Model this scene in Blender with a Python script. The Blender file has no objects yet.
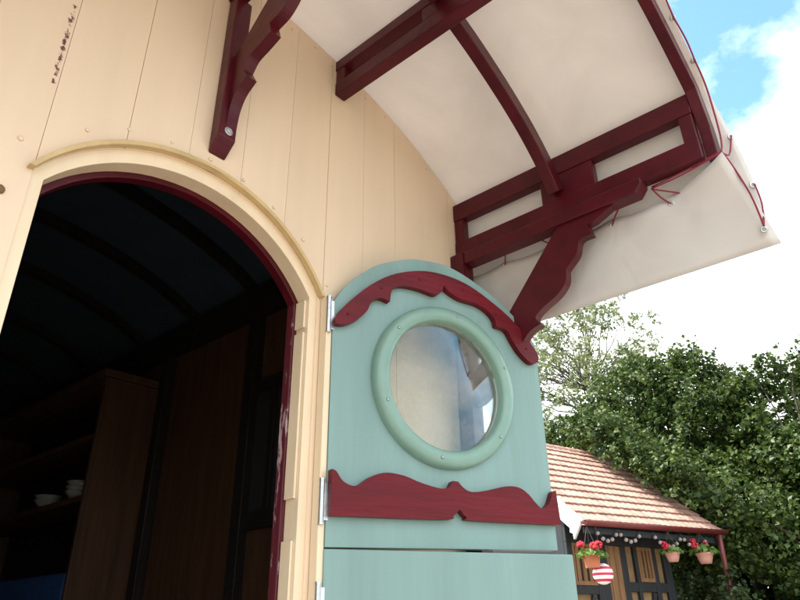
import bpy, bmesh, math, random
import numpy as np
from mathutils import Vector, Matrix
from mathutils.geometry import tessellate_polygon

R = math.radians
scene = bpy.context.scene
COL = scene.collection
rnd = random.Random(11)

# ------------------------------------------------------------------ camera
cam_d = bpy.data.cameras.new('camera')
cam = bpy.data.objects.new('camera', cam_d); COL.objects.link(cam)
cam_d.sensor_width = 36.0; cam_d.sensor_fit = 'HORIZONTAL'
cam_d.lens = 660.0 / 800.0 * 36.0
cam_d.clip_start = 0.02; cam_d.clip_end = 3000
yaw, pitch, roll = R(49.176), R(26.62), R(-0.835)
f_ = Vector((math.sin(yaw) * math.cos(pitch), math.cos(yaw) * math.cos(pitch), math.sin(pitch)))
r_ = Vector((math.cos(yaw), -math.sin(yaw), 0)); u_ = r_.cross(f_)
rr = r_ * math.cos(roll) + u_ * math.sin(roll); uu = u_ * math.cos(roll) - r_ * math.sin(roll)
m = Matrix((rr, uu, -f_)).transposed().to_4x4(); m.translation = (-0.7202, -1.3, 1.6)
cam.matrix_world = m
scene.camera = cam

# ------------------------------------------------------------------ sky, sun, exposure
SUN_EL = R(56); SUN_DIR = Vector((-0.52, 0.85, 0)).normalized()      # towards the sun
sd = Vector((SUN_DIR.x * math.cos(SUN_EL), SUN_DIR.y * math.cos(SUN_EL), math.sin(SUN_EL)))
world = bpy.data.worlds.new('World'); scene.world = world; world.use_nodes = True
wn = world.node_tree; wn.nodes.clear()
def wnode(t, **k):
    n = wn.nodes.new(t)
    for a, b in k.items(): setattr(n, a, b)
    return n
sky = wnode('ShaderNodeTexSky', sky_type='NISHITA', sun_disc=False)
sky.sun_elevation = SUN_EL; sky.sun_rotation = math.atan2(sd.x, sd.y)
sky.altitude = 300; sky.air_density = 1.0; sky.dust_density = 1.0; sky.ozone_density = 0.5
tc = wnode('ShaderNodeTexCoord'); mp = wnode('ShaderNodeMapping')
mp.inputs['Scale'].default_value = (1.0, 1.0, 1.5); mp.inputs['Location'].default_value = (3.367, 1.809, 0.233)
nz = wnode('ShaderNodeTexNoise'); nz.inputs['Scale'].default_value = 2.1; nz.inputs['Detail'].default_value = 9; nz.inputs['Roughness'].default_value = 0.56
rp = wnode('ShaderNodeValToRGB'); rp.color_ramp.elements[0].position = 0.36; rp.color_ramp.elements[1].position = 0.50
mx = wnode('ShaderNodeMix', data_type='RGBA'); bg = wnode('ShaderNodeBackground'); wo = wnode('ShaderNodeOutputWorld')
mx.inputs['B'].default_value = (9.0, 9.1, 9.3, 1)
bg.inputs['Strength'].default_value = 0.12
L = wn.links.new
L(tc.outputs['Generated'], mp.inputs['Vector']); L(mp.outputs[0], nz.inputs['Vector']); L(nz.outputs['Fac'], rp.inputs['Fac'])
L(rp.outputs['Color'], mx.inputs['Factor']); tint = wnode('ShaderNodeMix', data_type='RGBA', blend_type='MULTIPLY'); tint.inputs['Factor'].default_value = 1.0; tint.inputs['B'].default_value = (1.25, 1.6, 1.4, 1)   # colour tint on the sky: paler, more cyan blue
L(sky.outputs[0], tint.inputs['A']); L(tint.outputs['Result'], mx.inputs['A']); L(mx.outputs['Result'], bg.inputs['Color']); L(bg.outputs[0], wo.inputs[0])
sun_d = bpy.data.lights.new('sun', 'SUN'); sun_d.energy = 4.2; sun_d.angle = R(0.6); sun_d.color = (1.0, 0.95, 0.87)
sun = bpy.data.objects.new('sun', sun_d); COL.objects.link(sun); sun.location = (-10, 3, 20)
sun.rotation_euler = (-sd).to_track_quat('-Z', 'Y').to_euler()
scene.view_settings.view_transform = 'Standard'; scene.view_settings.look = 'None'
scene.view_settings.exposure = 1.36; scene.view_settings.gamma = 1.0
scene.view_settings.use_curve_mapping = False

# ------------------------------------------------------------------ materials
def mat(name, col, rough=0.5, var=0.12, scale=6.0, bump=0.0, bscale=60.0, stretch=None, col2=None, coat=0.0, metal=0.0, spec=0.5,
        objrand=0.0, thr=None, coord='Object', chips=None, bdist=0.004):
    m = bpy.data.materials.new(name); m.use_nodes = True
    nt = m.node_tree; b = nt.nodes['Principled BSDF']; lk = nt.links.new
    b.inputs['Roughness'].default_value = rough; b.inputs['Metallic'].default_value = metal
    b.inputs['Specular IOR Level'].default_value = spec
    if coat: b.inputs['Coat Weight'].default_value = coat; b.inputs['Coat Roughness'].default_value = 0.12
    t = nt.nodes.new('ShaderNodeTexCoord'); mpn = nt.nodes.new('ShaderNodeMapping')
    if stretch: mpn.inputs['Scale'].default_value = stretch
    n = nt.nodes.new('ShaderNodeTexNoise'); n.inputs['Scale'].default_value = scale; n.inputs['Detail'].default_value = 8; n.inputs['Roughness'].default_value = 0.65
    lk(t.outputs[coord], mpn.inputs[0]); lk(mpn.outputs[0], n.inputs['Vector'])
    cr = nt.nodes.new('ShaderNodeValToRGB')
    c2 = col2 if col2 else tuple(max(0, c * (1 - 2 * var)) for c in col)
    lo, hi = thr if thr else (0.3, 0.65)
    cr.color_ramp.elements[0].position = lo; cr.color_ramp.elements[1].position = hi
    cr.color_ramp.elements[0].color = (*c2, 1); cr.color_ramp.elements[1].color = (*col, 1)
    lk(n.outputs['Fac'], cr.inputs[0]); last = cr.outputs[0]
    if objrand:
        oi = nt.nodes.new('ShaderNodeObjectInfo'); hs = nt.nodes.new('ShaderNodeHueSaturation'); mr = nt.nodes.new('ShaderNodeMapRange')
        mr.inputs['To Min'].default_value = 1 - objrand; mr.inputs['To Max'].default_value = 1 + objrand
        lk(oi.outputs['Random'], mr.inputs[0]); lk(mr.outputs[0], hs.inputs['Value']); lk(last, hs.inputs['Color']); last = hs.outputs[0]
    if chips:                                   # small knocks and bare spots
        n3 = nt.nodes.new('ShaderNodeTexNoise'); n3.inputs['Scale'].default_value = chips[1]; n3.inputs['Detail'].default_value = 7; n3.inputs['Roughness'].default_value = 0.75
        lk(t.outputs[coord], n3.inputs['Vector']); cm = nt.nodes.new('ShaderNodeMapRange'); cm.inputs['From Min'].default_value = chips[2]; cm.inputs['From Max'].default_value = chips[2] + 0.025
        lk(n3.outputs['Fac'], cm.inputs[0]); cx = nt.nodes.new('ShaderNodeMix'); cx.data_type = 'RGBA'; lk(cm.outputs[0], cx.inputs['Factor']); lk(last, cx.inputs['A']); cx.inputs['B'].default_value = (*chips[0], 1); last = cx.outputs['Result']
    lk(last, b.inputs['Base Color'])
    rm = nt.nodes.new('ShaderNodeMapRange'); rm.inputs['To Min'].default_value = min(1, rough * 1.2); rm.inputs['To Max'].default_value = rough * 0.85
    lk(n.outputs['Fac'], rm.inputs[0]); lk(rm.outputs[0], b.inputs['Roughness'])
    if bump:
        n2 = nt.nodes.new('ShaderNodeTexNoise'); n2.inputs['Scale'].default_value = bscale; n2.inputs['Detail'].default_value = 5
        lk(mpn.outputs[0], n2.inputs['Vector']); bp = nt.nodes.new('ShaderNodeBump'); bp.inputs['Strength'].default_value = bump; bp.inputs['Distance'].default_value = bdist
        lk(n2.outputs['Fac'], bp.inputs['Height']); lk(bp.outputs[0], b.inputs['Normal'])
    return m

M = {}
CREAM = (0.80, 0.625, 0.452)
M['cream'] = mat('cream_paint', CREAM, 0.42, 0.05, 4.0, 0.5, 26, stretch=(1, 1, 0.07), objrand=0.03, chips=((0.50, 0.36, 0.22), 26.0, 0.735), bdist=0.003)
M['cream_frame'] = mat('cream_frame_paint', (0.80, 0.65, 0.46), 0.42, 0.07, 7.0, 0.35, 40, stretch=(1, 1, 0.25), chips=((0.42, 0.30, 0.20), 30.0, 0.72))
M['ochre'] = mat('aged_cream_moulding', (0.62, 0.45, 0.22), 0.5, 0.12, 12.0, 0.2, 60)
M['maroon'] = mat('maroon_paint', (0.085, 0.006, 0.013), 0.36, 0.22, 8.0, 0.45, 30, chips=((0.33, 0.20, 0.18), 22.0, 0.715), spec=0.28)
M['maroon_trim'] = mat('maroon_trim_paint', (0.135, 0.005, 0.011), 0.36, 0.24, 9.0, 0.6, 45, stretch=(0.25, 0.25, 2.0), chips=((0.34, 0.10, 0.10), 34.0, 0.70), spec=0.2, bdist=0.003)
M['scuffed'] = mat('scuffed_maroon_paint', (0.085, 0.007, 0.016), 0.6, 0.2, 30.0, 0.3, 60, stretch=(1, 1, 0.25), col2=(0.42, 0.29, 0.31), thr=(0.42, 0.48))
M['green'] = mat('sage_green_paint', (0.198, 0.326, 0.308), 0.38, 0.10, 7.0, 0.7, 40, stretch=(1, 1, 0.07), chips=((0.12, 0.17, 0.15), 26.0, 0.735), bdist=0.003)
M['green_ring'] = mat('sage_green_gloss', (0.195, 0.335, 0.285), 0.30, 0.07, 9.0, 0.2, 40)
M['steel'] = mat('galvanised_steel', (0.62, 0.63, 0.64), 0.35, 0.15, 40.0, 0.1, 90, metal=1.0)
M['screw'] = mat('screw_steel', (0.4, 0.4, 0.38), 0.4, 0.2, 60.0, metal=0.9)
M['wood'] = mat('brown_panel_wood', (0.115, 0.055, 0.028), 0.5, 0.3, 4.0, 0.2, 30, stretch=(6, 6, 0.5))
M['darkwood'] = mat('dark_stained_timber', (0.018, 0.015, 0.013), 0.55, 0.25, 6.0, 0.3, 40, stretch=(4, 4, 0.6))
M['ceiling'] = mat('dark_blue_ceiling_cloth', (0.034, 0.060, 0.090), 0.8, 0.1, 5.0, 0.1, 40)
M['blue'] = mat('blue_cushion_cloth', (0.02, 0.09, 0.30), 0.8, 0.1, 20.0, 0.2, 120)
M['china'] = mat('pale_crockery', (0.30, 0.30, 0.29), 0.25, 0.04, 8.0)
M['rope'] = mat('red_cord', (0.30, 0.03, 0.06), 0.7, 0.2, 200.0, 0.4, 400)
M['tile'] = mat('clay_roof_tile', (0.48, 0.285, 0.22), 0.8, 0.22, 5.0, 0.5, 40, objrand=0.2, chips=((0.20, 0.17, 0.12), 7.0, 0.66))
M['gutter'] = mat('maroon_gutter_paint', (0.15, 0.025, 0.025), 0.4, 0.12, 5.0)
M['white'] = mat('white_weathered_board', (0.72, 0.74, 0.78), 0.55, 0.1, 10.0, 0.2, 40)
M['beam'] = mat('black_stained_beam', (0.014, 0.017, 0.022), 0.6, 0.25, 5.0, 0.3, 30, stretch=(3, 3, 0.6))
M['plank'] = mat('honey_brown_board', (0.24, 0.125, 0.052), 0.6, 0.28, 5.0, 0.3, 30, stretch=(5, 5, 0.5), objrand=0.15)
M['plaster'] = mat('ochre_infill', (0.22, 0.14, 0.066), 0.85, 0.18, 6.0, 0.4, 30)
M['terra'] = mat('terracotta_pot', (0.45, 0.14, 0.065), 0.7, 0.1, 9.0, 0.15, 40)
M['pinkpot'] = mat('pale_pink_clay_pot', (0.52, 0.27, 0.22), 0.7, 0.1, 9.0, 0.15, 40)
M['flower'] = mat('red_geranium_petals', (0.55, 0.015, 0.035), 0.6, 0.2, 20.0)
M['wire'] = mat('dark_wire', (0.06, 0.05, 0.05), 0.5, 0.1, 10)
M['globe'] = mat('smoky_globe_plastic', (0.30, 0.25, 0.25), 0.2, 0.05, 10)
M['dish'] = mat('grey_dish_metal', (0.55, 0.57, 0.62), 0.5, 0.06, 6)
M['bark'] = mat('bark', (0.10, 0.08, 0.06), 0.9, 0.25, 8.0, 0.8, 20, stretch=(3, 3, 0.5))
M['tyre'] = mat('black_rubber', (0.02, 0.02, 0.02), 0.8, 0.1, 10)
M['iron'] = mat('black_iron', (0.03, 0.03, 0.035), 0.5, 0.1, 10)
M['grass'] = mat('meadow_grass', (0.075, 0.11, 0.03), 0.9, 0.3, 0.8, 0.6, 15, col2=(0.045, 0.06, 0.02))
M['gravel'] = mat('pale_gravel', (0.36, 0.30, 0.245), 0.9, 0.2, 14.0, 0.8, 80)

# worn burgundy paint flecks on the cream planks beside the door
def add_flecks(m):
    nt = m.node_tree; lk = nt.links.new; b = nt.nodes['Principled BSDF']; src = b.inputs['Base Color'].links[0].from_socket
    t = nt.nodes.new('ShaderNodeTexCoord'); s = nt.nodes.new('ShaderNodeSeparateXYZ'); lk(t.outputs['Object'], s.inputs[0])
    def mth(op, a, bb, c=None):
        n = nt.nodes.new('ShaderNodeMath'); n.operation = op
        for i, v in enumerate((a, bb, c)):
            if v is None: continue
            if isinstance(v, (int, float)): n.inputs[i].default_value = v
            else: lk(v, n.inputs[i])
        return n.outputs[0]
    n = nt.nodes.new('ShaderNodeTexNoise'); n.inputs['Scale'].default_value = 55; n.inputs['Detail'].default_value = 9; n.inputs['Roughness'].default_value = 0.8
    lk(t.outputs['Object'], n.inputs['Vector'])
    dx = mth('ABSOLUTE', mth('SUBTRACT', s.outputs['X'], -0.3935), 0)
    dz = mth('ABSOLUTE', mth('SUBTRACT', s.outputs['Z'], 2.83), 0)
    near = mth('MULTIPLY', mth('SUBTRACT', 1.0, mth('DIVIDE', dx, 0.034)), mth('LESS_THAN', dz, 0.125))
    near = mth('MAXIMUM', near, 0)
    fac = mth('GREATER_THAN', mth('MULTIPLY', near, n.outputs['Fac']), 0.47)
    # dark scuff beside the brace foot
    mixn = nt.nodes.new('ShaderNodeMix'); mixn.data_type = 'RGBA'; lk(fac, mixn.inputs['Factor']); lk(src, mixn.inputs['A'])
    mixn.inputs['B'].default_value = (0.12, 0.02, 0.03, 1); lk(mixn.outputs['Result'], b.inputs['Base Color'])
add_flecks(M['cream'])

# striped lantern ball
def striped():
    m = mat('red_white_striped_paper', (0.8, 0.78, 0.76), 0.6, 0.03, 5)
    nt = m.node_tree; b = nt.nodes['Principled BSDF']; lk = nt.links.new
    t = nt.nodes.new('ShaderNodeTexCoord'); s = nt.nodes.new('ShaderNodeSeparateXYZ'); lk(t.outputs['Generated'], s.inputs[0])
    a = nt.nodes.new('ShaderNodeMath'); a.operation = 'MULTIPLY_ADD'; a.inputs[1].default_value = 3.5; a.inputs[2].default_value = 0.1; lk(s.outputs['Z'], a.inputs[0])
    fr = nt.nodes.new('ShaderNodeMath'); fr.operation = 'FRACT'; lk(a.outputs[0], fr.inputs[0])
    g = nt.nodes.new('ShaderNodeMath'); g.operation = 'GREATER_THAN'; g.inputs[1].default_value = 0.55; lk(fr.outputs[0], g.inputs[0])
    mi = nt.nodes.new('ShaderNodeMix'); mi.data_type = 'RGBA'; mi.inputs['A'].default_value = (0.8, 0.78, 0.78, 1); mi.inputs['B'].default_value = (0.5, 0.03, 0.08, 1)
    lk(g.outputs[0], mi.inputs['Factor']); lk(mi.outputs['Result'], b.inputs['Base Color'])
    return m
M['striped'] = striped()

def tarp_mat():
    m = bpy.data.materials.new('white_tarpaulin'); m.use_nodes = True; nt = m.node_tree; lk = nt.links.new
    b = nt.nodes['Principled BSDF']; out = nt.nodes['Material Output']
    t = nt.nodes.new('ShaderNodeTexCoord'); n = nt.nodes.new('ShaderNodeTexNoise'); n.inputs['Scale'].default_value = 2.3; n.inputs['Detail'].default_value = 9; n.inputs['Roughness'].default_value = 0.6
    n.inputs['Distortion'].default_value = 0.6
    lk(t.outputs['Object'], n.inputs['Vector'])
    cr = nt.nodes.new('ShaderNodeValToRGB'); cr.color_ramp.elements[0].position = 0.3; cr.color_ramp.elements[1].position = 0.62
    cr.color_ramp.elements[0].color = (0.70, 0.665, 0.645, 1); cr.color_ramp.elements[1].color = (0.84, 0.81, 0.79, 1)
    lk(n.outputs['Fac'], cr.inputs[0]); lk(cr.outputs[0], b.inputs['Base Color']); b.inputs['Roughness'].default_value = 0.42
    tr = nt.nodes.new('ShaderNodeBsdfTranslucent'); tr.inputs['Color'].default_value = (0.74, 0.69, 0.65, 1)
    ms = nt.nodes.new('ShaderNodeMixShader'); ms.inputs[0].default_value = 0.24
    lk(b.outputs[0], ms.inputs[1]); lk(tr.outputs[0], ms.inputs[2]); lk(ms.outputs[0], out.inputs['Surface'])
    n2 = nt.nodes.new('ShaderNodeTexNoise'); n2.inputs['Scale'].default_value = 2.6; n2.inputs['Detail'].default_value = 2.5; n2.inputs['Distortion'].default_value = 1.4
    mpc = nt.nodes.new('ShaderNodeMapping'); mpc.inputs['Rotation'].default_value = (0, 0, 0.6); mpc.inputs['Scale'].default_value = (0.45, 1.5, 1.0); lk(t.outputs['Object'], mpc.inputs[0]); lk(mpc.outputs[0], n2.inputs['Vector']); bp = nt.nodes.new('ShaderNodeBump'); bp.inputs['Strength'].default_value = 0.32; bp.inputs['Distance'].default_value = 0.035
    lk(n2.outputs['Fac'], bp.inputs['Height']); lk(bp.outputs[0], b.inputs['Normal'])
    return m
M['tarp'] = tarp_mat()

def glass_mat(name, dirt=0.25):
    m = bpy.data.materials.new(name); m.use_nodes = True; nt = m.node_tree; nt.nodes.clear(); lk = nt.links.new
    out = nt.nodes.new('ShaderNodeOutputMaterial'); tr = nt.nodes.new('ShaderNodeBsdfTransparent'); gl = nt.nodes.new('ShaderNodeBsdfGlossy'); gl.inputs['Roughness'].default_value = 0.015
    tr.inputs['Color'].default_value = (0.93, 0.95, 0.94, 1)
    fr = nt.nodes.new('ShaderNodeFresnel'); fr.inputs['IOR'].default_value = 1.5
    mu = nt.nodes.new('ShaderNodeMath'); mu.operation = 'MULTIPLY'; mu.inputs[1].default_value = 0.75; lk(fr.outputs[0], mu.inputs[0])
    m1 = nt.nodes.new('ShaderNodeMixShader'); lk(mu.outputs[0], m1.inputs[0]); lk(tr.outputs[0], m1.inputs[1]); lk(gl.outputs[0], m1.inputs[2])
    df = nt.nodes.new('ShaderNodeBsdfDiffuse'); df.inputs['Color'].default_value = (0.5, 0.47, 0.44, 1)
    t = nt.nodes.new('ShaderNodeTexCoord'); n = nt.nodes.new('ShaderNodeTexNoise'); n.inputs['Scale'].default_value = 22; n.inputs['Detail'].default_value = 10; n.inputs['Roughness'].default_value = 0.7; n.inputs['Distortion'].default_value = 1.5
    lk(t.outputs['Object'], n.inputs['Vector']); mr = nt.nodes.new('ShaderNodeMapRange'); mr.inputs['From Min'].default_value = 0.42; mr.inputs['From Max'].default_value = 0.8; mr.inputs['To Min'].default_value = 0.0; mr.inputs['To Max'].default_value = dirt
    lk(n.outputs['Fac'], mr.inputs[0])
    m2 = nt.nodes.new('ShaderNodeMixShader'); lk(mr.outputs[0], m2.inputs[0]); lk(m1.outputs[0], m2.inputs[1]); lk(df.outputs[0], m2.inputs[2]); lk(m2.outputs[0], out.inputs[0])
    return m
M['glass'] = glass_mat('dusty_glass', 0.13)

def leaf_mat(name, c1, c2, trans=0.3, tc_=None):
    m = bpy.data.materials.new(name); m.use_nodes = True; nt = m.node_tree; lk = nt.links.new
    b = nt.nodes['Principled BSDF']; out = nt.nodes['Material Output']; b.inputs['Roughness'].default_value = 0.5; b.inputs['Specular IOR Level'].default_value = 0.35
    g = nt.nodes.new('ShaderNodeNewGeometry'); cr = nt.nodes.new('ShaderNodeValToRGB')
    cr.color_ramp.elements[0].color = (*c1, 1); cr.color_ramp.elements[1].color = (*c2, 1); lk(g.outputs['Random Per Island'], cr.inputs[0]); lk(cr.outputs[0], b.inputs['Base Color'])
    tr = nt.nodes.new('ShaderNodeBsdfTranslucent'); lk(cr.outputs[0], tr.inputs['Color'])
    ms = nt.nodes.new('ShaderNodeMixShader'); ms.inputs[0].default_value = trans; lk(b.outputs[0], ms.inputs[1]); lk(tr.outputs[0], ms.inputs[2]); lk(ms.outputs[0], out.inputs['Surface'])
    return m
M['leaf_hazel'] = leaf_mat('hazel_leaves', (0.014, 0.042, 0.009), (0.098, 0.138, 0.028))
M['leaf_pale'] = leaf_mat('pale_leaves', (0.14, 0.18, 0.08), (0.34, 0.36, 0.21), 0.4)
M['leaf_dark'] = leaf_mat('dark_ivy_leaves', (0.02, 0.045, 0.015), (0.06, 0.09, 0.03), 0.2)
M['leaf_ger'] = leaf_mat('geranium_leaves', (0.06, 0.14, 0.02), (0.16, 0.26, 0.05), 0.3)

# ------------------------------------------------------------------ mesh helpers
class MB:
    def __init__(s): s.v = []; s.f = []
    def box(s, x0, x1, y0, y1, z0, z1):
        b = len(s.v)
        s.v += [(x, y, z) for z in (z0, z1) for y in (y0, y1) for x in (x0, x1)]
        s.f += [tuple(b + i for i in q) for q in ((0, 2, 3, 1), (4, 5, 7, 6), (0, 1, 5, 4), (2, 6, 7, 3), (0, 4, 6, 2), (1, 3, 7, 5))]
        return s
    def bar(s, a, b_, w, h, up=(0, 0, 1)):
        a = Vector(a); b_ = Vector(b_); d = (b_ - a).normalized(); up = Vector(up)
        sx = d.cross(up).normalized(); sz = sx.cross(d)
        k = len(s.v)
        for p in (a, b_):
            for i, j in ((-1, -1), (1, -1), (1, 1), (-1, 1)): s.v.append(tuple(p + sx * (i * w / 2) + sz * (j * h / 2)))
        s.f += [(k + 3, k + 2, k + 1, k), (k + 4, k + 5, k + 6, k + 7)] + [(k + i, k + (i + 1) % 4, k + 4 + (i + 1) % 4, k + 4 + i) for i in range(4)]
        return s
    def tube(s, pts, r, seg=8, cap=True):
        pts = [Vector(p) for p in pts]; n = len(pts); k = len(s.v)
        rs = r if isinstance(r, (list, tuple)) else [r] * n
        prev = None
        for i, p in enumerate(pts):
            d = (pts[min(i + 1, n - 1)] - pts[max(i - 1, 0)]).normalized()
            if prev is None: prev = Vector((0, 0, 1)) if abs(d.z) < 0.9 else Vector((1, 0, 0))
            a = (prev - d * prev.dot(d)).normalized(); b_ = d.cross(a); prev = a
            for j in range(seg):
                t = 2 * math.pi * j / seg; s.v.append(tuple(p + (a * math.cos(t) + b_ * math.sin(t)) * rs[i]))
        for i in range(n - 1):
            for j in range(seg):
                s.f.append((k + i * seg + j, k + i * seg + (j + 1) % seg, k + (i + 1) * seg + (j + 1) % seg, k + (i + 1) * seg + j))
        if cap:
            s.f.append(tuple(k + j for j in reversed(range(seg)))); s.f.append(tuple(k + (n - 1) * seg + j for j in range(seg)))
        return s
    def ball(s, c, r, seg=10, rings=7, sc=(1, 1, 1)):
        k = len(s.v); c = Vector(c)
        s.v.append((c.x, c.y, c.z - r * sc[2]))
        for i in range(1, rings):
            t = math.pi * i / rings - math.pi / 2
            for j in range(seg):
                a = 2 * math.pi * j / seg; s.v.append((c.x + r * sc[0] * math.cos(t) * math.cos(a), c.y + r * sc[1] * math.cos(t) * math.sin(a), c.z + r * sc[2] * math.sin(t)))
        s.v.append((c.x, c.y, c.z + r * sc[2])); top = len(s.v) - 1
        for j in range(seg):
            s.f.append((k, k + 1 + (j + 1) % seg, k + 1 + j)); s.f.append((top, k + 1 + (rings - 2) * seg + j, k + 1 + (rings - 2) * seg + (j + 1) % seg))
        for i in range(rings - 2):
            for j in range(seg):
                a0 = k + 1 + i * seg; s.f.append((a0 + j, a0 + (j + 1) % seg, a0 + seg + (j + 1) % seg, a0 + seg + j))
        return s
    def lathe(s, c, prof, seg=20, closed=False):
        k = len(s.v); c = Vector(c); n = len(prof)
        for r, z in prof:
            for j in range(seg):
                a = 2 * math.pi * j / seg; s.v.append((c.x + r * math.cos(a), c.y + r * math.sin(a), c.z + z))
        for i in range(n if closed else n - 1):
            i2 = (i + 1) % n
            for j in range(seg): s.f.append((k + i * seg + j, k + i * seg + (j + 1) % seg, k + i2 * seg + (j + 1) % seg, k + i2 * seg + j))
        if not closed:
            s.f.append(tuple(k + j for j in reversed(range(seg)))); s.f.append(tuple(k + (n - 1) * seg + j for j in range(seg)))
        return s
    def xf(s, fn): s.v = [tuple(fn(Vector(p))) for p in s.v]; return s
    def mesh(s, name):
        me = bpy.data.meshes.new(name); me.from_pydata([tuple(v) for v in s.v], [], s.f); me.update(); return me
    def build(s, name, m, parent=None, smooth=False, bevel=0.0, seg=2):
        me = s.mesh(name); return link(name, me, m, parent, smooth, bevel, seg)

def link(name, me, m, parent=None, smooth=False, bevel=0.0, seg=2):
    if m is not None and not me.materials: me.materials.append(m)
    o = bpy.data.objects.new(name, me); COL.objects.link(o)
    if smooth:
        me.polygons.foreach_set('use_smooth', [True] * len(me.polygons))
    if bevel:
        md = o.modifiers.new('bevel', 'BEVEL'); md.width = bevel; md.segments = seg; md.limit_method = 'ANGLE'; md.angle_limit = R(40)
    adopt(o, parent); return o

def adopt(o, parent):
    if parent is None: return
    o.parent = parent
    if parent.type == 'EMPTY': o.matrix_parent_inverse = Matrix.Translation(-parent.location)

def prism(name, outer, m, place, t0, t1, holes=(), parent=None, bevel=0.0, smooth=False, seg=2):
    """flat outline with holes, extruded from t0 to t1; place(a, b, t) maps to the scene"""
    loops = [outer] + list(holes); flat = [p for lp in loops for p in lp]
    tris = tessellate_polygon([[Vector((a, b, 0)) for a, b in lp] for lp in loops])
    bm = bmesh.new(); lo_ = [bm.verts.new((a, b, 0)) for a, b in flat]; hi_ = [bm.verts.new((a, b, 1)) for a, b in flat]
    for t in tris:
        if len(set(t)) < 3: continue
        for vv in ([lo_[k] for k in t], [hi_[k] for k in reversed(t)]):
            try: bm.faces.new(vv)
            except ValueError: pass
    k0 = 0
    for lp in loops:
        k = len(lp)
        for q in range(k):
            a_, b_ = k0 + q, k0 + (q + 1) % k; bm.faces.new((lo_[a_], lo_[b_], hi_[b_], hi_[a_]))
        k0 += k
    for v in bm.verts: v.co = Vector(place(v.co.x, v.co.y, t0 if v.co.z < 0.5 else t1))
    bmesh.ops.recalc_face_normals(bm, faces=bm.faces[:])
    me = bpy.data.meshes.new(name); bm.to_mesh(me); bm.free()
    return link(name, me, m, parent, smooth, bevel, seg)

def empty(name, loc):
    o = bpy.data.objects.new(name, None); COL.objects.link(o); o.location = loc; o.empty_display_size = 0.2; return o
def tag(o, label, cat, group=None, kind=None):
    if label: o['label'] = label
    if cat: o['category'] = cat
    if group: o['group'] = group
    if kind: o['kind'] = kind
    return o
def smooth_closed(pts, n=4):
    """Catmull-Rom through points given as (a, b) or (a, b, 1) for a sharp corner"""
    out = []; N = len(pts)
    for i in range(N):
        p0, p1, p2, p3 = (pts[(i + k) % N] for k in (-1, 0, 1, 2))
        s1 = len(p1) > 2; s2 = len(p2) > 2
        for k in range(n):
            t = k / n
            a = []
            for c in (0, 1):
                m1 = (p2[c] - p0[c]) / 2 if not s1 else (p2[c] - p1[c]); m2 = (p3[c] - p1[c]) / 2 if not s2 else (p2[c] - p1[c])
                a.append((2 * t**3 - 3 * t**2 + 1) * p1[c] + (t**3 - 2 * t**2 + t) * m1 + (-2 * t**3 + 3 * t**2) * p2[c] + (t**3 - t**2) * m2)
            out.append(tuple(a))
    return out

# ------------------------------------------------------------------ ground
g = MB(); g.v = [(-900, -900, 0), (900, -900, 0), (900, 900, 0), (-900, 900, 0)]; g.f = [(0, 1, 2, 3)]
tag(g.build('ground', M['grass']), None, None, kind='structure')
g = MB(); N = 48; g.v = [(2 + 16 * math.cos(2 * math.pi * i / N) * (1 + 0.12 * math.sin(3.0 * i)), -3 + 12 * math.sin(2 * math.pi * i / N) * (1 + 0.1 * math.sin(2.3 * i)), 0.004) for i in range(N)]; g.f = [tuple(range(N))]  # unseen yard, widened so warm gravel bounces light onto the tarp
tag(g.build('bounce_gravel_yard', M['gravel']), None, None, kind='structure')

# ------------------------------------------------------------------ wagon
X0 = 0.018                                     # wagon centre line
HALF = 1.15; LEN = 4.7; FLOOR = 0.80
def zr(x):                                     # roof curve
    d = abs(x - X0); return 3.474 - 0.182 * d * d - 0.040 * d**4
wagon = empty('show_wagon', (X0, 2.3, 0))
tag(wagon, 'cream wooden wagon with maroon roof brackets and a round-windowed sage green half door', 'wagon')

# front wall: backing board with the door opening, then the planks
def arch(xc, hw, zs, za, n=28):
    h = za - zs; r = (hw * hw + h * h) / (2 * h); cz = za - r; a0 = math.asin(min(1, hw / r))
    return [(xc + r * math.sin(-a0 + 2 * a0 * i / n), cz + r * math.cos(-a0 + 2 * a0 * i / n)) for i in range(n + 1)]
def arch_z(xc, hw, zs, za, x):
    h = za - zs; r = (hw * hw + h * h) / (2 * h); return za - r + math.sqrt(max(0, r * r - (x - xc)**2))
A1 = (X0, 0.400, 2.472, 2.690)
A2 = (X0, 0.374, 2.462, 2.654)
A3 = (X0, 0.362, 2.452, 2.640)
XY = lambda a, b, t: (a, t, b)
top = [(x, zr(x) - 0.012) for x in np.linspace(HALF - 0.02, -HALF + 2 * X0 + 0.02, 40)]
ar = arch(*A1)
front = prism('front_wall', [(-HALF + 2 * X0 + 0.02, FLOOR), (X0 - 0.402, FLOOR)] + [(x * 1.0, z + 0.002) for x, z in [(X0 - 0.402, 2.47)] + ar + [(X0 + 0.402, 2.47)]] + [(X0 + 0.402, FLOOR), (HALF - 0.02, FLOOR)] + top, M['cream_frame'], XY, 0.019, 0.042, parent=wagon)
joints = [-HALF + 2 * X0, -1.02, -0.858, -0.696, -0.535, -0.382, -0.208, -0.046, 0.117, 0.278, 0.437, 0.601, 0.762, 0.925, 1.085, HALF]
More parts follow.
